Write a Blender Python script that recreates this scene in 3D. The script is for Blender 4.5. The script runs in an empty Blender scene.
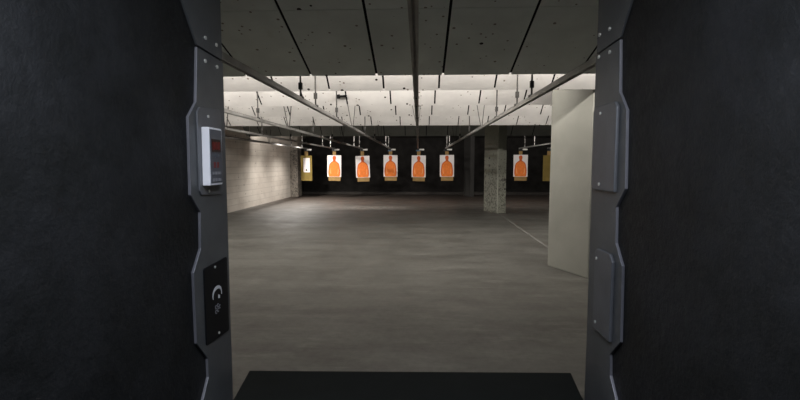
import bpy, bmesh, math, random
from mathutils import Vector, Matrix
random.seed(7)
S = bpy.context.scene
COL = S.collection
R = math.radians

# ------------------------------------------------------------------ materials
def mat(name, col, rough=0.6, metal=0.0, emit=None, estr=0.0, spec=0.5):
    m = bpy.data.materials.new(name); m.use_nodes = True
    b = m.node_tree.nodes['Principled BSDF']
    b.inputs['Base Color'].default_value = (*col, 1)
    b.inputs['Roughness'].default_value = rough
    b.inputs['Metallic'].default_value = metal
    b.inputs['Specular IOR Level'].default_value = spec
    if emit:
        b.inputs['Emission Color'].default_value = (*emit, 1)
        b.inputs['Emission Strength'].default_value = estr
    return m

class NT:
    def __init__(s, m):
        s.m = m; s.t = m.node_tree; s.b = s.t.nodes['Principled BSDF']
    def n(s, kind, **kw):
        x = s.t.nodes.new(kind)
        for k, v in kw.items(): setattr(x, k, v)
        return x
    def l(s, a, b): s.t.links.new(a, b)
    def coord(s): return s.n('ShaderNodeTexCoord').outputs['Object']
    def noise(s, vec, scale, detail=4, rough=0.55):
        x = s.n('ShaderNodeTexNoise'); x.inputs['Scale'].default_value = scale
        x.inputs['Detail'].default_value = detail; x.inputs['Roughness'].default_value = rough
        s.l(vec, x.inputs['Vector']); return x.outputs['Fac']
    def ramp(s, fac, stops):
        x = s.n('ShaderNodeValToRGB'); e = x.color_ramp.elements
        while len(e) < len(stops): e.new(0.5)
        for i, (p, c) in enumerate(stops):
            e[i].position = p; e[i].color = (*c, 1) if len(c) == 3 else c
        s.l(fac, x.inputs['Fac']); return x.outputs['Color']
    def mix(s, fac, a, b, mode='MIX'):
        x = s.n('ShaderNodeMix', data_type='RGBA', blend_type=mode)
        for sock, v in ((x.inputs['Factor'], fac), (x.inputs['A'], a), (x.inputs['B'], b)):
            if isinstance(v, (int, float)): sock.default_value = v
            elif isinstance(v, tuple): sock.default_value = (*v, 1)
            else: s.l(v, sock)
        return x.outputs['Result']
    def math(s, op, a, b=0.0):
        x = s.n('ShaderNodeMath', operation=op)
        for i, v in enumerate((a, b)):
            if isinstance(v, (int, float)): x.inputs[i].default_value = v
            else: s.l(v, x.inputs[i])
        return x.outputs[0]
    def bump(s, h, strength, dist=0.01):
        x = s.n('ShaderNodeBump'); x.inputs['Strength'].default_value = strength
        x.inputs['Distance'].default_value = dist
        s.l(h, x.inputs['Height']); s.l(x.outputs['Normal'], s.b.inputs['Normal'])
    def specks(s, vec, scale, size, keep):
        v = s.n('ShaderNodeTexVoronoi'); v.inputs['Scale'].default_value = scale
        s.l(vec, v.inputs['Vector'])
        sep = s.n('ShaderNodeSeparateColor'); s.l(v.outputs['Color'], sep.inputs[0])
        rad = s.math('MULTIPLY', sep.outputs[1], size)
        a = s.math('LESS_THAN', v.outputs['Distance'], rad)
        b = s.math('LESS_THAN', sep.outputs[0], keep)
        return s.math('MULTIPLY', a, b)

def plain(name, col, var=0.15, scale=6, rough=0.6, metal=0.0, bump=0.0, bscale=60, spec=0.5):
    m = mat(name, col, rough, metal, spec=spec); t = NT(m); c = t.coord()
    f = t.noise(c, scale)
    lo = tuple(x*(1-var) for x in col); hi = tuple(min(1, x*(1+var)) for x in col)
    t.l(t.ramp(f, [(0.3, lo), (0.7, hi)]), t.b.inputs['Base Color'])
    if bump: t.bump(t.noise(c, bscale, 3), bump, 0.004)
    return m

def panel_mat(name, col, keep, big, rough=0.75):
    m = mat(name, col, rough, spec=0.2); t = NT(m); c = t.coord()
    f = t.noise(c, 2.2, 6)
    base = t.ramp(f, [(0.3, tuple(x*0.87 for x in col)), (0.7, tuple(min(1, x*1.08) for x in col))])
    stain = t.noise(c, 5.0, 7, 0.7)
    base = t.mix(t.ramp(stain, [(0.58, (0, 0, 0)), (0.75, (0.25, 0.25, 0.25))]), base, (col[0]*0.62, col[1]*0.55, col[2]*0.45))
    sp = t.specks(c, 9.0, big, keep)
    base = t.mix(sp, base, (0.03, 0.025, 0.02))
    sp2 = t.specks(c, 20.0, 0.30, 0.2)
    base = t.mix(t.math('MULTIPLY', sp2, 0.8), base, (0.12, 0.08, 0.05))
    t.l(base, t.b.inputs['Base Color'])
    t.bump(t.noise(c, 45, 3), 0.25, 0.003)
    return m

M = {}
M['baffle_dark'] = panel_mat('baffle_grey_board', (0.70, 0.73, 0.69), 0.09, 0.19, 0.85)
M['baffle_pale'] = panel_mat('baffle_pale_board', (0.72, 0.70, 0.672), 0.30, 0.20)
M['baffle_shaded'] = panel_mat('baffle_shaded_board', (0.25, 0.26, 0.245), 0.09, 0.26, 0.85)  # board colour darkened to deepen the shade on the far unlit baffle
M['joint'] = mat('joint_black', (0.006, 0.006, 0.006), 0.9, spec=0.1)
M['black_steel'] = plain('black_steel', (0.012, 0.012, 0.013), 0.2, 10, 0.5)
M['galv'] = plain('galvanised_steel', (0.42, 0.41, 0.39), 0.2, 9, 0.42, 0.75)
M['rail'] = plain('rail_steel', (0.30, 0.295, 0.28), 0.2, 5, 0.5, 0.35)
M['rod'] = plain('rod_dull_steel', (0.035, 0.033, 0.03), 0.3, 8, 0.6, 0.3)
M['gunmetal'] = plain('gunmetal_plate', (0.092, 0.098, 0.104), 0.12, 14, 0.42, 0.35, 0.15, 220)
M['gunmetal_edge'] = plain('gunmetal_cover', (0.12, 0.125, 0.137), 0.12, 14, 0.42, 0.35, 0.15, 220)
M['edge_highlight'] = plain('cut_edge_highlight', (0.15, 0.15, 0.17), 0.1, 20, 0.45, 0.3)  # plate edge faces coloured lighter to strengthen the highlight along them
M['bolt'] = mat('bolt_zinc', (0.75, 0.75, 0.72), 0.3, 0.6)
M['white_plastic'] = plain('white_plastic', (0.74, 0.74, 0.78), 0.04, 5, 0.4)
M['keypad'] = plain('keypad_overlay', (0.075, 0.082, 0.10), 0.1, 20, 0.35)
M['led_off'] = mat('display_window', (0.02, 0.004, 0.004), 0.45)
M['led'] = mat('red_digit', (0.16, 0.012, 0.01), 0.4, emit=(1, 0.06, 0.03), estr=0.012)
M['redprint'] = mat('red_print', (0.15, 0.03, 0.03), 0.5)
M['greyprint'] = mat('grey_print', (0.2, 0.2, 0.22), 0.5)
M['logo_white'] = mat('logo_white', (0.62, 0.63, 0.65), 0.5)
M['logo_black'] = plain('logo_black', (0.005, 0.005, 0.006), 0.1, 10, 0.6, spec=0.2)
M['paper'] = plain('target_paper', (0.83, 0.78, 0.77), 0.03, 5, 0.8)
M['orange'] = plain('target_orange', (0.90, 0.225, 0.035), 0.1, 9, 0.8)
M['orange_dark'] = plain('target_dark_orange', (0.62, 0.11, 0.02), 0.1, 9, 0.8)
M['pale_orange'] = mat('target_pale_orange', (0.95, 0.5, 0.24), 0.8)
M['card'] = plain('cardboard', (0.34, 0.215, 0.08), 0.12, 4, 0.9)
M['card_olive'] = plain('cardboard_olive', (0.21, 0.15, 0.036), 0.15, 4, 0.9)
M['blue'] = mat('blue_clip', (0.03, 0.12, 0.25), 0.5)
M['lamp'] = mat('lamp_tube', (0.9, 0.9, 0.85), 0.4, emit=(1, 0.94, 0.85), estr=6)
M['lampbody'] = plain('lamp_body', (0.5, 0.5, 0.48), 0.05, 5, 0.5)

# partition lining: black textured rubber
m = mat('black_rubber_lining', (0.014, 0.0145, 0.017), 0.5, spec=0.28); t = NT(m); c = t.coord()
f = t.noise(c, 38, 6, 0.7)
g = t.noise(c, 7.0, 8, 0.7)
t.l(t.mix(t.ramp(g, [(0.35, (0, 0, 0)), (0.7, (1, 1, 1))]), (0.0040, 0.0046, 0.0048), (0.0112, 0.0120, 0.0136)), t.b.inputs['Base Color'])
t.l(t.ramp(f, [(0.3, (0.48,)*3), (0.7, (0.66,)*3)]), t.b.inputs['Roughness'])
t.bump(f, 0.6, 0.006); M['lining'] = m

# concrete floor
m = mat('concrete_floor', (0.2, 0.19, 0.17), 0.6); t = NT(m); c = t.coord()
n1 = t.noise(c, 0.35, 6, 0.6); n2 = t.noise(c, 1.7, 8, 0.65); n3 = t.noise(c, 14, 6, 0.7)
base = t.ramp(n1, [(0.3, (0.070, 0.070, 0.062)), (0.7, (0.118, 0.117, 0.105))])
base = t.mix(t.ramp(n2, [(0.38, (0, 0, 0)), (0.72, (0.55,)*3)]), base, (0.155, 0.151, 0.136))
ms = t.n('ShaderNodeMapping'); ms.inputs['Scale'].default_value = (0.35, 1.3, 1); ms.inputs['Rotation'].default_value = (0, 0, 0.12); t.l(c, ms.inputs['Vector'])
wp = t.noise(ms.outputs['Vector'], 1.6, 9, 0.68)
base = t.mix(t.ramp(wp, [(0.36, (0.85,)*3), (0.56, (0, 0, 0))]), base, (0.046, 0.044, 0.037))
wq = t.noise(ms.outputs['Vector'], 4.1, 8, 0.72)
base = t.mix(t.ramp(wq, [(0.52, (0, 0, 0)), (0.70, (0.7,)*3)]), base, (0.19, 0.186, 0.168))
base = t.mix(0.30, base, t.ramp(n3, [(0.35, (0.06, 0.058, 0.051)), (0.65, (0.155, 0.15, 0.134))]))
sep = t.n('ShaderNodeSeparateXYZ'); t.l(c, sep.inputs[0])
# dirt that gathers in front of the trap
d = t.n('ShaderNodeMapRange'); d.inputs['From Min'].default_value = 12.5; d.inputs['From Max'].default_value = 19.0
t.l(t.math('ADD', sep.outputs['Y'], t.math('MULTIPLY', t.math('SUBTRACT', n2, 0.5), 7.0)), d.inputs['Value'])
base = t.mix(t.math('MULTIPLY', d.outputs['Result'], 0.85), base, (0.06, 0.043, 0.034))
# pale scuffs
mp = t.n('ShaderNodeMapping'); mp.inputs['Scale'].default_value = (0.9, 3.5, 1); t.l(c, mp.inputs['Vector'])
sc = t.noise(mp.outputs['Vector'], 3.2, 8, 0.8)
dx = t.math('ABSOLUTE', t.math('ADD', sep.outputs['X'], 1.6)); dy = t.math('ABSOLUTE', t.math('SUBTRACT', sep.outputs['Y'], 15.3))
zx = t.math('MAXIMUM', t.math('SUBTRACT', 1.0, t.math('POWER', t.math('DIVIDE', dx, 1.7), 2.0)), 0.0)
zy = t.math('MAXIMUM', t.math('SUBTRACT', 1.0, t.math('POWER', t.math('DIVIDE', dy, 0.8), 2.0)), 0.0)
zone = t.math('MULTIPLY', zx, zy)
base = t.mix(t.math('MULTIPLY', zone, t.ramp(sc, [(0.46, (0, 0, 0)), (0.54, (1.0,)*3)])), base, (0.36, 0.34, 0.31))
base = t.mix(1.0, base, (0.84, 0.84, 0.83), 'MULTIPLY')
t.l(base, t.b.inputs['Base Color'])
t.l(t.ramp(n2, [(0.3, (0.45,)*3), (0.7, (0.7,)*3)]), t.b.inputs['Roughness'])
t.bump(n3, 0.2, 0.004); M['floor'] = m

# painted block wall (courses in the wall's own plane)
m = mat('painted_block', (0.6, 0.55, 0.48), 0.7); t = NT(m); c = t.coord()
sep = t.n('ShaderNodeSeparateXYZ'); t.l(c, sep.inputs[0])
cb = t.n('ShaderNodeCombineXYZ'); t.l(sep.outputs['Y'], cb.inputs[0]); t.l(sep.outputs['Z'], cb.inputs[1])
br = t.n('ShaderNodeTexBrick'); br.inputs['Scale'].default_value = 1.0
br.inputs['Brick Width'].default_value = 2.4; br.inputs['Row Height'].default_value = 0.2
br.inputs['Mortar Size'].default_value = 0.012; br.inputs['Mortar Smooth'].default_value = 0.3
br.inputs['Color1'].default_value = (0.66, 0.615, 0.55, 1); br.inputs['Color2'].default_value = (0.60, 0.555, 0.495, 1)
br.inputs['Mortar'].default_value = (0.50, 0.46, 0.41, 1)
t.l(cb.outputs[0], br.inputs['Vector'])
st = t.noise(c, 1.2, 6, 0.6)
col = t.mix(t.ramp(st, [(0.45, (0, 0, 0)), (0.75, (0.5,)*3)]), br.outputs['Color'], (0.30, 0.26, 0.22))
sp = t.specks(c, 7.0, 0.2, 0.1)
t.l(t.mix(sp, col, (0.12, 0.1, 0.08)), t.b.inputs['Base Color']); M['block'] = m

# columns
def column_mat(name, col, chips, lo, hi):
    m = mat(name, col, 0.65); t = NT(m); c = t.coord()
    n = t.noise(c, 1.6, 6); base = t.ramp(n, [(0.3, tuple(x*0.88 for x in col)), (0.7, tuple(x*1.1 for x in col))])
    if chips:
        sep = t.n('ShaderNodeSeparateXYZ'); t.l(c, sep.inputs[0])
        k = t.n('ShaderNodeMapRange'); k.inputs['From Min'].default_value = hi; k.inputs['From Max'].default_value = lo
        t.l(sep.outputs['Z'], k.inputs['Value'])
        ch = t.noise(c, 15, 6, 0.75)
        thr = t.math('MULTIPLY', t.math('GREATER_THAN', t.math('ADD', ch, t.math('MULTIPLY', k.outputs['Result'], 0.10)), 0.62), 0.85)
        base = t.mix(thr, base, (0.055, 0.052, 0.042))
        sp = t.specks(c, 9.0, 0.42, 0.30)
        base = t.mix(t.math('MULTIPLY', sp, t.math('GREATER_THAN', k.outputs['Result'], 0.3)), base, (0.04, 0.035, 0.03))
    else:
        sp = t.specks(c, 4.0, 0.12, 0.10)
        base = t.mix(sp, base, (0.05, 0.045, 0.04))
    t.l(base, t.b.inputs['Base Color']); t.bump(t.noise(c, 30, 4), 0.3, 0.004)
    return m
M['col_near'] = column_mat('column_pale_paint', (0.225, 0.225, 0.198), False, 0, 1)
M['col_mid'] = column_mat('column_chipped_paint', (0.195, 0.20, 0.16), True, 0.9, 2.1)
M['col_far'] = column_mat('column_dark_paint', (0.035, 0.034, 0.032), False, 0, 1)  # dark tone of the far column
M['pilaster'] = column_mat('pilaster_chipped', (0.27, 0.24, 0.205), True, 2.0, 3.0)
M['trap'] = plain('black_rubber_trap', (0.02, 0.0185, 0.0175), 0.4, 3, 0.9, 0, 0.4, 20, 0.2)
M['kerb'] = plain('trap_kerb', (0.045, 0.04, 0.036), 0.3, 2, 0.8)
M['ceil_back'] = plain('dark_ceiling', (0.09, 0.09, 0.087), 0.25, 1.2, 0.9, spec=0.2)  # dark tone of the lowered ceiling over the targets
M['ceil'] = plain('grey_ceiling', (0.20, 0.20, 0.19), 0.2, 1.5, 0.9)
M['wallgrey'] = plain('grey_wall', (0.12, 0.12, 0.118), 0.2, 1.5, 0.8)
M['laminate'] = plain('black_laminate', (0.008, 0.0098, 0.0092), 0.15, 8, 0.75, spec=0.12)
M['guard'] = plain('corner_guard_paint', (0.24, 0.24, 0.20), 0.2, 6, 0.6)
M['jointline'] = plain('floor_filler', (0.15, 0.147, 0.135), 0.3, 6, 0.8)

# ------------------------------------------------------------------ mesh helpers (vertices are given in room coordinates)
def box(bm, x0, x1, y0, y1, z0, z1, mi=0, rot=None, piv=None):
    v = [bm.verts.new((x, y, z)) for x in (x0, x1) for y in (y0, y1) for z in (z0, z1)]
    if rot is not None:
        p = Vector(piv)
        for q in v: q.co = rot @ (q.co - p) + p
    for f in ((0, 1, 3, 2), (4, 6, 7, 5), (0, 4, 5, 1), (2, 3, 7, 6), (0, 2, 6, 4), (1, 5, 7, 3)):
        fc = bm.faces.new([v[i] for i in f]); fc.material_index = mi
    return v
def prism(bm, poly, to3, depth, side=0):
    """poly: 2D outline; to3(u,v,d) -> point; extruded from d=0 to d=depth"""
    a = [bm.verts.new(to3(u, v, 0)) for u, v in poly]; b = [bm.verts.new(to3(u, v, depth)) for u, v in poly]
    bm.faces.new(a); bm.faces.new(b[::-1]); n = len(poly)
    for i in range(n):
        j = (i+1) % n; fc = bm.faces.new((a[j], a[i], b[i], b[j])); fc.material_index = side
def tube(bm, p, q, r, seg=8):
    p, q = Vector(p), Vector(q); d = (q-p).normalized()
    u = d.orthogonal().normalized(); w = d.cross(u)
    A = []; B = []
    for i in range(seg):
        a = 2*math.pi*i/seg; o = (u*math.cos(a)+w*math.sin(a))*r
        A.append(bm.verts.new(p+o)); B.append(bm.verts.new(q+o))
    bm.faces.new(A[::-1]); bm.faces.new(B)
    for i in range(seg):
        j = (i+1) % seg; bm.faces.new((A[i], A[j], B[j], B[i]))
def strap(bm, p, q, w, t):
    p, q = Vector(p), Vector(q); d = (q-p).normalized()
    y = Vector((0, 1, 0)); x = d.cross(y).normalized()
    vs = []
    for e in (p, q):
        for sx, sy in ((-1, -1), (1, -1), (1, 1), (-1, 1)):
            vs.append(bm.verts.new(e + x*sx*t/2 + y*sy*w/2))
    bm.faces.new(vs[:4][::-1]); bm.faces.new(vs[4:])
    for i in range(4):
        j = (i+1) % 4; bm.faces.new((vs[i], vs[j], vs[4+j], vs[4+i]))
def wloc(o):
    v = Vector((0, 0, 0))
    while o: v += o.location; o = o.parent
    return v
def obj(name, bm, mats, parent=None, loc=None, bevel=0.0, smooth=False):
    """link one mesh object; origin at loc (room) or at the parent's origin"""
    base = Vector(loc) if loc is not None else (wloc(parent) if parent else Vector((0, 0, 0)))
    bmesh.ops.recalc_face_normals(bm, faces=bm.faces)
    me = bpy.data.meshes.new(name)
    for v in bm.verts: v.co -= base
    bm.to_mesh(me); bm.free()
    for m_ in (mats if isinstance(mats, (list, tuple)) else [mats]): me.materials.append(m_)
    o = bpy.data.objects.new(name, me); COL.objects.link(o)
    if parent: o.parent = parent; o.location = base - wloc(parent)
    else: o.location = base
    if smooth:
        for p in me.polygons: p.use_smooth = True
    if bevel:
        b = o.modifiers.new('bevel', 'BEVEL'); b.width = bevel; b.segments = 2; b.limit_method = 'ANGLE'; b.angle_limit = R(40)
    return o
def tag(o, label=None, cat=None, group=None, kind=None):
    for k, v in (('label', label), ('category', cat), ('group', group), ('kind', kind)):
        if v: o[k] = v
    return o
def thing(name, label, cat, loc, group=None):
    o = bpy.data.objects.new(name, None); COL.objects.link(o); o.location = loc; o.empty_display_size = 0.1
    return tag(o, label, cat, group)
def bx(*a, **k):
    bm = bmesh.new(); box(bm, *a, **k); return bm

# ------------------------------------------------------------------ the room
XL, XR, YB, YF, ZC = -5.84, 7.6, -2.6, 22.4, 3.3
tag(obj('floor', bx(XL-0.2, XR+0.2, YB-0.2, YF+0.6, -0.2, 0), M['floor']), kind='structure')
tag(obj('wall_left', bx(XL-0.2, XL, YB-0.2, YF+0.2, 0, ZC), M['block']), kind='structure')
tag(obj('wall_right', bx(XR, XR+0.2, YB-0.2, YF+0.2, 0, ZC), M['wallgrey']), kind='structure')
tag(obj('wall_back', bx(XL, XR, YF, YF+0.2, 0, ZC), M['trap']), kind='structure')
tag(obj('wall_rear', bx(XL, XR, YB-0.2, YB, 0, ZC), M['wallgrey']), kind='structure')
bm = bmesh.new(); box(bm, XL, XR, YB, 15.36, ZC, ZC+0.2)
tag(obj('ceiling', bm, M['ceil']), kind='structure')
# lowered dark ceiling over the targets, behind the last baffle
ZB = 2.77
bm = bmesh.new(); box(bm, XL, XR, 15.36, YF, ZB, ZC+0.2)
tag(obj('ceiling', bm, M['ceil_back']), kind='structure')
tag(obj('baseboard_back', bx(XL, XR, YF-0.35, YF, 0, 0.13), M['kerb'], bevel=0.01), kind='structure')
# filler strip between the columns
bm = bmesh.new()
a, b = Vector((2.32, 8.0, 0)), Vector((2.42, 13.4, 0))
v = [bm.verts.new(p) for p in (a+Vector((0, 0, 0.002)), a+Vector((0.035, 0, 0.002)), b+Vector((0.035, 0, 0.002)), b+Vector((0, 0, 0.002)))]
w = [bm.verts.new((p.co.x, p.co.y, 0.0)) for p in v]
bm.faces.new(v); bm.faces.new(w[::-1])
for i in range(4): bm.faces.new((v[i], w[i], w[(i+1) % 4], v[(i+1) % 4]))
tag(obj('trim_1', bm, M['jointline']), kind='structure')

# columns: turned about 23 degrees to the lanes
def column(name, corner, left, right, top, m_, label, guard=None):
    """corner = nearest edge; left / right = lengths of the two faces seen"""
    c = Vector((corner[0], corner[1], 0)); a = R(23)
    u = Vector((-math.sin(a), math.cos(a), 0)); w = Vector((math.cos(a), math.sin(a), 0))
    bm = bmesh.new(); pts = [c, c+w*right, c+w*right+u*left, c+u*left]
    prism(bm, [(p.x, p.y) for p in pts], lambda x, y, d: (x, y, d), top)
    o = obj(name, bm, m_, loc=c, bevel=0.012)
    tag(o, label, 'column')
    return o, c, u, w
column('concrete_column', (2.22, 5.90), 0.80, 0.34, ZC, M['col_near'], 'pale smooth painted square column standing nearest, beside the right partition')
o, c, u, w = column('concrete_column', (2.395, 13.71), 0.79, 0.30, ZC, M['col_mid'], 'grey-green column pocked with dark chips, left of the lone right target')
bm = bmesh.new(); p = c - (u+w)*0.004
box(bm, p.x-0.018, p.x+0.018, p.y-0.006, p.y+0.010, 0.02, ZC-0.02)
obj('corner_guard', bm, M['guard'], o)
column('concrete_column', (2.36, 20.6), 0.62, 0.2, ZB, M['col_far'], 'dark column far back, just left of the chipped column')
bm = bmesh.new(); box(bm, XL+0.001, XL+0.36, 20.3, 20.94, 0, ZB-0.001)
tag(obj('pilaster', bm, M['pilaster'], loc=(XL+0.18, 20.6, 0), bevel=0.01), 'narrow chipped pilaster at the far end of the pale block wall', 'pilaster')
bm = bmesh.new(); box(bm, XL, XL+0.10, 20.95, YF, 0, ZB)
tag(obj('trim_2', bm, M['trap']), kind='structure')
# conduit on the left wall
t_ = thing('wall_conduit', 'thin dark conduit running along the top of the pale left wall', 'conduit', (XL+0.03, 13.5, 2.33))
bm = bmesh.new(); tube(bm, (XL+0.03, 9.0, 2.33), (XL+0.03, 20.29, 2.33), 0.022); obj('pipe', bm, M['rod'], t_, smooth=True)
for y in (12.0, 15.4, 18.8):
    obj('clamp', bx(XL, XL+0.06, y-0.05, y+0.05, 2.29, 2.37), M['rod'], t_)

# ------------------------------------------------------------------ ceiling baffles
HB = 1.5+0.935
PW, PO = 0.70, 0.255
def baffle(yb, zb, slope, length, m_, label, group, leak=0.03, thick=0.03, bars=True):
    a = math.atan(slope); th = thing('ceiling_baffle', label, 'baffle', (0.9, yb, zb), group)
    e = Vector((0, -math.cos(a), math.sin(a)))         # up the sheet, towards the booth
    n = Vector((0, math.sin(a), math.cos(a)))           # to the upper side
    k0 = math.ceil((XL-PO)/PW); xs = [XL] + [PO+PW*k for k in range(k0, int((XR-PO)/PW)+1)] + [XR]
    b0 = Vector((0, yb, zb))
    def slab(x0, x1, s0, s1, t0, t1):
        bm = bmesh.new(); vs = []
        for x in (x0, x1):
            for s, tt in ((s0, t0), (s1, t0), (s1, t1), (s0, t1)):
                q = b0 + e*s + n*tt; vs.append(bm.verts.new((x, q.y, q.z)))
        bm.faces.new(vs[:4]); bm.faces.new(vs[4:][::-1])
        for i in range(4):
            j = (i+1) % 4; bm.faces.new((vs[i], vs[j], vs[4+j], vs[4+i]))
        return bm
    for i in range(len(xs)-1):
        g = 0.012
        obj('panel', slab(xs[i]+(g if i else 0.002), xs[i+1]-(g if i < len(xs)-2 else 0.002), 0, length, 0, thick), m_, th)
    for x in xs[1:-1]:
        obj('joint_strip', slab(x-0.014, x+0.014, leak, length, thick*0.25, thick*0.6), M['joint'], th)
    obj('backing_rail', slab(XL+0.01, XR-0.01, length*0.45, length*0.45+0.08, thick, thick+0.05), M['rod'], th)
    return lambda y: zb + slope*(yb-y)
G = 'sloping ceiling baffles'
surf = []
s1 = 137/450
L1 = 1.12
f1 = baffle(4.845, HB, s1, L1-0.006, M['baffle_dark'], 'unlit dark grey baffle overhead, its lower edge meeting the bright rows', G)
a1 = math.atan(s1); y2 = 4.845-L1*math.cos(a1); z2 = HB+L1*math.sin(a1)
f0 = baffle(y2, z2, s1, 1.10, M['baffle_dark'], 'dark grey baffle at the very top of the view, above the crosswise seam', G, leak=0.0)
rows = []
for yb, lab in ((5.84, 'brightest pale ceiling baffle, the first lit row behind the dark one'),
                (7.32, 'second lit pale ceiling baffle, carrying the small black elbow pipe'),
                (8.95, 'third lit pale ceiling baffle, counting back from the dark one'),
                (11.07, 'last and lowest-looking lit pale baffle, bordering the dark ceiling over the targets')):
    rows.append((yb, baffle(yb, HB, 0.84, 1.05, M['baffle_pale'], lab, G)))
rows.append((15.2, baffle(15.2, HB, 0.84, 1.05, M['baffle_shaded'], 'unlit grey baffle far back, dark band above the targets', G)))
def underside(y):
    if y < y2: return f0(y)
    if y < 4.845: return f1(y)
    for yb, fn in rows:
        if yb-0.8 < y < yb: return fn(y)
    return ZB if y > 15.36 else ZC

# elbow pipe on the second lit row
t_ = thing('elbow_pipe', 'small black elbow pipe hanging on the second lit baffle', 'pipe', (-1.19, 7.2, HB+0.10))
bm = bmesh.new(); tube(bm, (-1.15, 7.155, HB+0.14), (-1.15, 7.125, HB+0.12), 0.022); tube(bm, (-1.16, 7.115, HB+0.125), (-1.25, 7.115, HB+0.12), 0.018); obj('arm', bm, M['joint'], t_)
bm = bmesh.new(); tube(bm, (-1.235, 7.115, HB+0.12), (-1.285, 7.115, HB+0.115), 0.035, 10); obj('nozzle', bm, M['joint'], t_)

# ------------------------------------------------------------------ lamps
def area(parent, loc, sx, sy, power, rot, col):
    l = bpy.data.lights.new('lamp_glow', 'AREA'); l.shape = 'RECTANGLE'; l.size = sx; l.size_y = sy; l.energy = power; l.color = col
    o = bpy.data.objects.new('lamp_glow', l); COL.objects.link(o); o.parent = parent
    o.location = Vector(loc) - wloc(parent); o.rotation_euler = rot
    return o
WARM = (1.0, 0.94, 0.88)
def striplight(y, z, power, tilt, label, x0=-5.6, x1=7.4, up=0.0):
    xm = (x0+x1)/2; th = thing('strip_light', label, 'light', (xm, y, z), 'strip lights behind the baffles')
    bm = bmesh.new(); box(bm, x0, x1, y-0.09, y+0.03, z+0.03, z+0.10); box(bm, x0, x1, y-0.10, y-0.075, z-0.06, z+0.10)
    obj('reflector', bm, M['lampbody'], th)
    bm = bmesh.new(); tube(bm, (x0+0.05, y-0.035, z+0.008), (x1-0.05, y-0.035, z+0.008), 0.016, 8); obj('lamp_tube', bm, M['lamp'], th, smooth=True)
    area(th, (xm, y, z-0.012), x1-x0-0.2, 0.07, power, (R(tilt), 0, 0), WARM)
P = 105
striplight(5.03, 2.86, P*1.6, 74, 'strip light behind the dark grey baffle')
striplight(6.08, 2.80, P*1.0, 62, 'strip light behind the brightest lit baffle', x1=1.75)
striplight(7.58, 2.80, P*1.2, 58, 'strip light behind the baffle with the elbow pipe')
striplight(9.22, 2.80, P*1.25, 58, 'strip light behind the third lit baffle')
striplight(15.55, 2.66, P*1.5, 72, 'strip light behind the far unlit baffle, facing the targets')

# two wall lights grazing the left wall
for i, (y, lab) in enumerate(((16.0, 'small can light by the ceiling above the middle of the pale wall'), (18.5, 'small can light by the ceiling near the pilaster'))):
    th = thing('ceiling_light', lab, 'light', (XL+0.95, y, ZB), 'can lights by the left wall')
    bm = bmesh.new(); tube(bm, (XL+0.95, y, ZB-0.09), (XL+0.95, y, ZB), 0.06, 16); obj('housing', bm, M['rod'], th)
    l = bpy.data.lights.new('can_glow', 'SPOT'); l.energy = 640; l.color = WARM; l.spot_size = R(150); l.spot_blend = 1.0; l.shadow_soft_size = 0.05
    o = bpy.data.objects.new('can_glow', l); COL.objects.link(o); o.parent = th; o.location = (0, 0, -0.11); o.rotation_euler = (0, R(-25), 0)

# booth lamp over the shooter
th = thing('ceiling_light', 'cool ceiling light above the shooting booth', 'light', (-0.03, -0.35, 3.2))
obj('housing', bx(-0.65, 0.59, -0.45, -0.25, 3.2, 3.3), M['lampbody'], th)
obj('diffuser', bx(-0.62, 0.56, -0.43, -0.27, 3.185, 3.2), M['lamp'], th)
area(th, (-0.03, -0.35, 3.18), 1.15, 0.15, 26, (R(52), 0, 0), (0.90, 0.95, 1.0))

th = thing('added_fill_light', 'added cool fill light between the tops of the booth partitions', 'light', (-0.03, 0.5, 2.02))  # unseen lamp, added to brighten the upper partitions
obj('housing', bx(-0.599, 0.539, 0.44, 0.56, 2.03, 2.07), M['lampbody'], th)
obj('diffuser', bx(-0.30, 0.24, 0.45, 0.55, 2.022, 2.03), M['lamp'], th)
area(th, (-0.03, 0.5, 2.018), 0.5, 0.08, 14, (0, 0, 0), (0.80, 0.87, 1.0))

# ------------------------------------------------------------------ rails, carriers, targets
ZR = 1.5+0.687
def rail(x, y0, y1, hangers, label):
    th = thing('overhead_rail', label, 'rail', (x, y0, ZR), 'overhead target rails')
    h = 0.023
    prof = [(-h, -h), (-0.008, -h), (-0.008, -h+0.005), (-h+0.005, -h+0.005), (-h+0.005, h-0.005), (h-0.005, h-0.005), (h-0.005, -h+0.005), (0.008, -h+0.005), (0.008, -h), (h, -h), (h, h), (-h, h)]
    bm = bmesh.new(); prism(bm, prof, lambda u, v, d: (x+u, y0+d, ZR+v), y1-y0); obj('channel', bm, M['rail'], th)
    for i, y in enumerate(hangers):
        top = underside(y)
        bm = bmesh.new()
        if i in (3, 6, 9):
            strap(bm, (x-0.012, y, ZR+h), (x-0.10, y, top+0.005), 0.03, 0.008); strap(bm, (x+0.012, y, ZR+h), (x+0.06, y, top+0.005), 0.03, 0.008)
            obj('hanger_strap', bm, M['rod'], th)
        else:
            tube(bm, (x, y, ZR+h), (x, y, top+0.006), 0.010 if y < 11.4 else 0.013, 8)
            o = obj('hanger_rod', bm, M['rod'] if y < 11.4 else M['galv'], th)
            if top-ZR > 0.2: obj('rod_sleeve', bx(x-0.02, x+0.02, y-0.015, y+0.015, ZR+0.11, ZR+0.18), M['rod'], o)
        obj('rail_clip', bx(x-h-0.006, x+h+0.006, y-0.03, y+0.03, ZR+h-0.01, ZR+h+0.012), M['rod'] if y < 11.4 else M['galv'], th)
H = [4.915, 5.62, 7.05, 8.72, 10.75, 13.2, 14.95, 17.6, 19.2]
TY = 19.9
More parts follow.
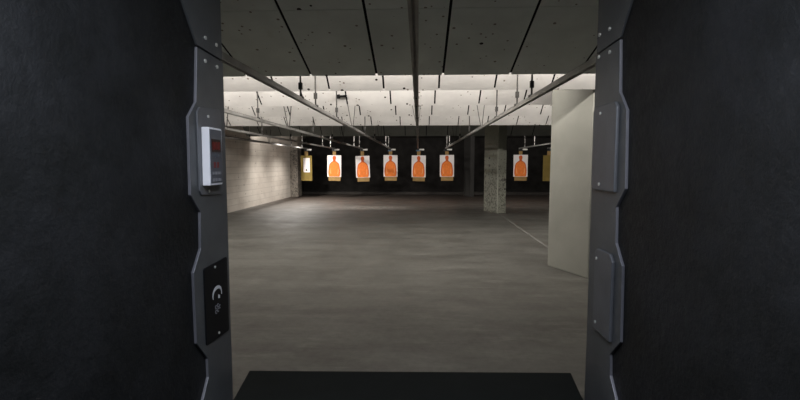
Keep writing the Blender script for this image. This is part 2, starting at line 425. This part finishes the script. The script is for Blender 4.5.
rails = [(-0.025, 'middle overhead rail running straight away above the view'),
         (-1.265, 'overhead rail descending from the left partition, nearest on the left'),
         (-2.505, 'second overhead rail on the left, bright below the lit baffles'),
         (-3.745, 'third overhead rail on the left, lower and fainter'),
         (-4.985, 'outermost overhead rail on the left, by the pale block wall'),
         (1.185, 'overhead rail descending from the right partition'),
         (4.43, 'overhead rail above the lone orange target right of the chipped column'),
         (5.67, 'outermost overhead rail on the right, above the bare cardboard')]
for i, (x, lab) in enumerate(rails):
    off = 0.07*((i*3) % 4)
    rail(x, 1.55 if abs(x) < 1.5 else 2.0, TY+0.25, [y-off*(0.6 if y > 12 else 0.3) for y in H], lab)

SIL = [(0.0, 0.975), (0.06, 0.968), (0.105, 0.94), (0.125, 0.89), (0.118, 0.84), (0.095, 0.80), (0.085, 0.765), (0.10, 0.735), (0.18, 0.70),
       (0.27, 0.655), (0.335, 0.60), (0.375, 0.52), (0.40, 0.42), (0.425, 0.30), (0.43, 0.18), (0.41, 0.08), (0.375, 0.02), (0.0, 0.02)]
def fullsil(k=1.0, cv=0.5):
    r = [(u*k, cv+(v-cv)*k) for u, v in SIL]
    return r + [(-u, v) for u, v in r[-2:0:-1]]
def target(x, label, dz=0.0, roll=0.0, kind='orange', y=TY, yaw=0.0):
    W, Hh = 0.62, 0.955
    zt = 1.5+0.385+dz                                     # top of the sheet
    th = thing('paper_target', label, 'target', (x, y, zt), 'hanging paper targets')
    # hanger strip is the narrow neck of cardboard held by the carrier
    obj('hanger_strip', bx(x-0.075, x+0.075, y+0.014, y+0.022, zt-0.05, ZR-0.1305), M['card'], th)
    if kind == 'orange':
        obj('cardboard_backer', bx(x-0.255, x+0.275, y, y+0.014, zt-1.13, zt-0.03), M['card'], th)
        sh = obj('paper_sheet', bx(x-W/2, x+W/2, y-0.004, y-0.0005, zt-Hh, zt), M['paper'], th)
        def f(u, v, d): return (x+u*W, y-0.0045-d, zt-Hh+v*Hh)
        bm = bmesh.new(); prism(bm, fullsil(), f, 0.0015); o = obj('silhouette_outline', bm, M['orange_dark'], sh)
        body = [(u*0.90, 0.015+(v-0.02)*0.965) for u, v in SIL[7:]]
        body = [(0.0, body[0][1])] + body; pl = body + [(-u, v) for u, v in body[-2:0:-1]]
        bm = bmesh.new(); prism(bm, pl, lambda u, v, d: (x+u*W, y-0.0062-d, zt-Hh+v*Hh), 0.0012); obj('silhouette_body', bm, M['orange'], sh)
        for s in (-1, 1):
            cr = [(0.235, 0.13), (0.285, 0.20), (0.30, 0.30), (0.275, 0.39), (0.262, 0.38), (0.272, 0.30), (0.255, 0.21), (0.215, 0.15)]
            bm = bmesh.new(); prism(bm, [(u*s, v) for u, v in cr], lambda u, v, d: (x+u*W, y-0.0076-d, zt-Hh+v*Hh), 0.001); obj('arm_crease', bm, M['pale_orange'], sh)
    else:
        obj('cardboard_backer', bx(x-0.25, x+0.25, y, y+0.014, zt-1.13, zt-0.01), M['card_olive'], th)
        if kind == 'small':
            sh = obj('paper_sheet', bx(x-0.135, x+0.155, y-0.004, y-0.0005, zt-0.755, zt-0.12), M['paper'], th)
            bm = bmesh.new(); prism(bm, [(-0.04, -0.69), (0.05, -0.69), (0.03, -0.655), (0.02, -0.62), (0.0, -0.60), (-0.015, -0.63)], lambda u, v, d: (x+u, y-0.0045-d, zt+v), 0.001); obj('printed_mark', bm, M['joint'], sh)
    th.rotation_euler = (0, roll, yaw)
def carrier(x, label, tint='galv', y=TY):
    th = thing('target_carrier', label, 'carrier', (x, y, ZR-0.023), 'target carriers on the rails')
    obj('trolley', bx(x-0.055, x+0.055, y-0.16, y+0.16, ZR-0.075, ZR-0.0235), M['black_steel'], th, bevel=0.006)
    obj('end_plate', bx(x+0.06, x+0.27, y-0.17, y-0.15, ZR-0.095, ZR-0.025), M['galv'], th, bevel=0.004)
    obj('bracket_arm', bx(x-0.03, x+0.27, y-0.15, y-0.135, ZR-0.055, ZR-0.035), M['galv'], th)
    obj('clip', bx(x-0.085, x+0.085, y-0.004, y+0.013, ZR-0.13, ZR-0.07), M['black_steel'] if tint == 'galv' else M['blue'], th)
    for s in (-1, 1):
        bm = bmesh.new(); tube(bm, (x+s*0.02, y-0.10, ZR-0.05), (x+s*0.058, y-0.10, ZR-0.05), 0.028, 12); obj('wheel', bm, M['rod'], th)
T = [(-4.985, 'small white sheet on olive cardboard, leftmost hanging target', 'small', 0.0, 0.0),
     (-3.73, 'first orange silhouette target from the left, beside the small white sheet', 'orange', 0.0, 0.012),
     (-2.48, 'second orange silhouette target from the left, hanging slightly tilted and low', 'orange', -0.03, -0.03),
     (-1.235, 'third orange silhouette target from the left, left of the middle rail', 'orange', 0.01, 0.0),
     (0.01, 'orange silhouette target hanging directly under the middle rail', 'orange', -0.01, 0.006),
     (1.245, 'orange silhouette target on the right partition\'s rail, beside the sooty column', 'orange', 0.01, -0.006),
     (4.45, 'lone orange silhouette target right of the chipped column', 'orange', 0.015, 0.0),
     (5.67, 'bare cardboard target half hidden behind the near pale column', 'bare', 0.0, 0.0)]
for i, (x, lab, kind, dz, roll) in enumerate(T):
    target(x, lab, dz, roll, kind)
    near = ['small white sheet', 'first orange target from the left', 'tilted second orange target', 'third orange target from the left',
            'target below the middle rail', 'orange target beside the dark column', 'lone orange target right of the chipped column', 'bare cardboard behind the near column'][i]
    carrier(rails[[4, 3, 2, 1, 0, 5, 6, 7][i]][0], 'metal rail carrier above the ' + near, 'blue' if i in (3, 4) else 'galv')

# ------------------------------------------------------------------ the booth
def partition(side):
    if side < 0: X, n, yE = -0.60, 1, 1.366
    else: X, n, yE = 0.54, -1, 1.405
    nm = 'left' if side < 0 else 'right'
    lab = ('black lined booth partition on the left, carrying the display box' if side < 0 else
           'black lined booth partition on the right, carrying two blank cover plates')
    th = thing('booth_partition', lab, 'partition', (X-n*0.04, 0.5, 0))
    obj('panel_body', bx(min(X-n*0.08, X), max(X-n*0.08, X), -0.35, yE, 0.0, 2.35), M['lining'], th)
    tp = 0.008
    def f(y, z, d): return (X + n*d, y, z)
    sh = 0.0 if side < 0 else 0.032
    zz = 0.0 if side < 0 else 0.017
    upper = [(1.03+sh, 2.33), (1.03+sh, 2.07+zz), (1.2235+sh, 1.8185+zz), (yE+0.001, 1.8125+zz), (yE+0.001, 2.33)]
    e = sh*0.95; q = lambda L: [(y if y > 1.36 else y*(0.991 if side < 0 else 0.995), z) for y, z in L]
    lower = [(1.2195+sh, 1.8125+zz), (1.203+sh*1.2, 1.664+zz*1.5), (1.160+sh*1.15, 1.621+zz), (1.157+e, 1.419+zz), (1.206+e, 1.369+zz*0.9), (1.201+e, 1.270+zz),
             (1.157+e, 1.213+zz*1.2), (1.159+e*0.7, 1.020+zz*0.7), (1.218+e*0.7, 0.953+zz*1.2), (1.219+e*0.5, 0.898+zz), (1.181+e*0.3, 0.846+zz), (1.165, 0.70), (1.165, 0.40), (1.21, 0.34), (1.21, 0.02), (yE+0.001, 0.02), (yE+0.001, 1.8065+zz)]
    bm = bmesh.new(); prism(bm, q(upper), f, tp*0.75); up = obj('upper_plate', bm, M['gunmetal'], th, bevel=0.001)
    bm = bmesh.new(); prism(bm, q(lower), f, tp, 1); lo = obj('edge_plate', bm, [M['gunmetal'], M['edge_highlight']], th, bevel=0.0012)
    def bolt(y, z, par, base, r=0.0055):
        bm = bmesh.new(); tube(bm, (X+n*base, y, z), (X+n*(base+0.003), y, z), r, 10); obj('bolt', bm, M['bolt'], par)
    if side < 0:
        for y, z in ((1.26, 1.8493), (1.3275, 1.8477)): bolt(y, z, up, tp*0.75)
        for y, z in ((1.2494, 1.7843), (1.3228, 1.7835)): bolt(y, z, lo, tp)
        bm = bmesh.new(); prism(bm, [(1.186, 1.428), (1.196, 1.416), (1.318, 1.410), (1.332, 1.424), (1.332, 1.648), (1.318, 1.660), (1.200, 1.652), (1.186, 1.638)], lambda y, z, d: (X+n*(tp+d), y, z), 0.005)
        cp = obj('cover_plate', bm, M['gunmetal_edge'], th, bevel=0.0015)
        for y, z in ((1.246, 1.632), (1.236, 1.424)):
            bm = bmesh.new(); tube(bm, (X+n*(tp+0.005), y, z), (X+n*(tp+0.0075), y, z), 0.004, 10); obj('screw', bm, M['bolt'], cp)
    else:
        for y, z in ((1.317, 1.8767), (1.386, 1.8796)): bolt(y, z, up, tp*0.75)
        for y, z in ((1.305, 1.8108), (1.381, 1.8147)): bolt(y, z, lo, tp)
        for pts, scr in (([(1.226, 1.424), (1.372, 1.424), (1.386, 1.438), (1.386, 1.656), (1.372, 1.667), (1.242, 1.667), (1.226, 1.652)], ((1.330, 1.645), (1.322, 1.442))),
                         ([(1.220, 1.012), (1.325, 1.012), (1.339, 1.026), (1.339, 1.240), (1.325, 1.254), (1.238, 1.254), (1.220, 1.236)], ((1.322, 1.225), (1.316, 1.036)))):
            bm = bmesh.new(); prism(bm, pts, lambda y, z, d: (X+n*(tp+d), y, z), 0.010); cp = obj('cover_plate', bm, M['gunmetal_edge'], th, bevel=0.003)
            for y, z in scr:
                bm = bmesh.new(); tube(bm, (X+n*(tp+0.010), y, z), (X+n*(tp+0.0125), y, z), 0.0045, 10); obj('screw', bm, M['bolt'], cp)
    return th
partition(-1); partition(1)

# display box on the left edge plate
X0 = -0.587
th = thing('control_box', 'white-sided control box with red display on the left edge plate', 'control box', (X0, 1.26, 1.44))
bm = bmesh.new(); prism(bm, [(1.2165, 1.441), (1.293, 1.441), (1.2965, 1.445), (1.2995, 1.596), (1.296, 1.6), (1.2195, 1.6)], lambda y, z, d: (X0+d, y-0.0155, z), 0.021)
obj('casing', bm, M['white_plastic'], th, bevel=0.002)
XF = X0+0.021
def flat(name, m_, y0, y1, z0, z1, par, off=0.0, t=0.0012):
    return obj(name, bx(XF+off, XF+off+t, y0-0.0155, y1-0.0155, z0, z1), m_, par)
kp = flat('keypad', M['keypad'], 1.2225, 1.293, 1.4475, 1.5945, th)
flat('display_window', M['led_off'], 1.2300, 1.2840, 1.5330, 1.5680, kp, 0.0012)
def seg7(y, z, w, h, segs):
    t = 0.0026; bm = bmesh.new()
    r = {'a': (0, w, h-t, h), 'g': (0, w, h/2-t/2, h/2+t/2), 'd': (0, w, 0, t), 'f': (0, t, h/2, h), 'b': (w-t, w, h/2, h), 'e': (0, t, 0, h/2), 'c': (w-t, w, 0, h/2)}
    for s in segs:
        a, b, c_, d_ = r[s]; box(bm, XF+0.0024, XF+0.0030, y+a-0.0155, y+b-0.0155, z+c_, z+d_)
    obj('digit', bm, M['led'], kp)
for yy, sg in ((1.2345, 'abcdef'), (1.2515, 'abcdef'), (1.2685, 'abcdef')): seg7(yy, 1.5395, 0.011, 0.0215, sg)
for z in (1.5225, 1.4745, 1.4560):
    for k in range(3): flat('key', M['greyprint'] if z < 1.5 else M['keypad'], 1.232+0.0185*k, 1.2455+0.0185*k, z-0.004, z+0.004, kp, 0.0012)
for k, (y, z) in enumerate(((1.2400, 1.4975), (1.2600, 1.4975))): flat('key', M['redprint'], y, y+0.011, z-0.008, z+0.008, kp, 0.0012)

# logo plate lower down
X0 = -0.592
th = thing('logo_plate', 'black plate with white arc emblem, low on the left edge plate', 'plate', (X0, 1.28, 0.99))
bm = bmesh.new(); prism(bm, [(1.209, 0.998), (1.213, 0.993), (1.353, 0.984), (1.357, 0.989), (1.357, 1.211), (1.353, 1.2155), (1.213, 1.212), (1.209, 1.208)], lambda y, z, d: (X0+d, y-0.013, z), 0.004)
pl = obj('plate', bm, M['logo_black'], th, bevel=0.001)
XP = X0+0.004
def arc(cy, cz, ry, rz, a0, a1, w0, w1, n=24):
    o_, i_ = [], []
    for k in range(n+1):
        s = k/n; a = R(a0+(a1-a0)*s); w = w0+(w1-w0)*math.sin(math.pi*min(1, s*1.0))
        o_.append((cy+ry*math.cos(a), cz+rz*math.sin(a))); i_.append((cy+(ry-w)*math.cos(a), cz+(rz-w)*math.sin(a)))
    return o_ + i_[::-1]
bm = bmesh.new()
prism(bm, arc(1.282, 1.121, 0.030, 0.024, -20, 205, 0.0012, 0.0095), lambda y, z, d: (XP+d, y-0.013, z), 0.001)
obj('emblem_arc', bm, M['logo_white'], pl)
bm = bmesh.new(); prism(bm, [(1.288, 1.106), (1.298, 1.104), (1.299, 1.113), (1.289, 1.117)], lambda y, z, d: (XP+d, y-0.013, z), 0.001); obj('emblem_dot', bm, M['logo_white'], pl)
bm = bmesh.new()
for cy, cz in ((1.272, 1.084), (1.284, 1.086), (1.272, 1.070), (1.285, 1.072), (1.296, 1.079)):
    prism(bm, arc(cy, cz, 0.0058, 0.0062, 20, 320, 0.0018, 0.0022, 12), lambda y, z, d: (XP+d, y-0.013, z), 0.001)
obj('emblem_rings', bm, M['greyprint'], pl)
for y, z in ((1.272, 1.203), (1.285, 1.003)):
    bm = bmesh.new(); tube(bm, (XP, y-0.013, z), (XP+0.0025, y-0.013, z), 0.0038, 10); obj('screw', bm, M['bolt'], th)

# bench
th = thing('shooting_bench', 'black bench top spanning the booth at the bottom of the view', 'bench', (-0.03, 1.2, 0))
bm = bmesh.new(); prism(bm, [(-0.590, 0.75), (0.528, 0.75), (0.531, 1.425), (0.552, 1.594), (-0.614, 1.563), (-0.591, 1.372)], lambda x, y, d: (x, y, 0.712+d), 0.038)
obj('bench_top', bm, M['laminate'], th, bevel=0.004)
obj('apron', bx(-0.575, 0.515, 0.80, 0.825, 0.60, 0.712), M['laminate'], th)
for x in (-0.585, 0.495):
    obj('leg', bx(x, x+0.03, 0.84, 1.34, 0.0, 0.712), M['black_steel'], th)

# ------------------------------------------------------------------ camera, world, view
f, vx, vy = 450.0, 418.5, 164.0
pitch = math.atan((200-vy)/f); yaw = math.atan((vx-400)*math.cos(pitch)/f)
cd = bpy.data.cameras.new('camera'); cd.sensor_width = 36; cd.lens = 36*f/800; cd.clip_start = 0.02; cd.clip_end = 100
co = bpy.data.objects.new('camera', cd); COL.objects.link(co)
co.location = (0, 0, 1.5); co.rotation_euler = (math.pi/2-pitch, 0, yaw)
S.camera = co
wd = bpy.data.worlds.new('dim_room'); S.world = wd; wd.use_nodes = True
wd.node_tree.nodes['Background'].inputs[0].default_value = (0.5, 0.5, 0.5, 1); wd.node_tree.nodes['Background'].inputs[1].default_value = 0.01
S.view_settings.view_transform = 'Standard'; S.view_settings.look = 'None'; S.view_settings.gamma = 1; S.view_settings.use_curve_mapping = False
S.view_settings.exposure = 0.0
S.cycles.max_bounces = 8; S.cycles.diffuse_bounces = 5
S.cycles.use_denoising = True
S.cycles.sample_clamp_indirect = 4
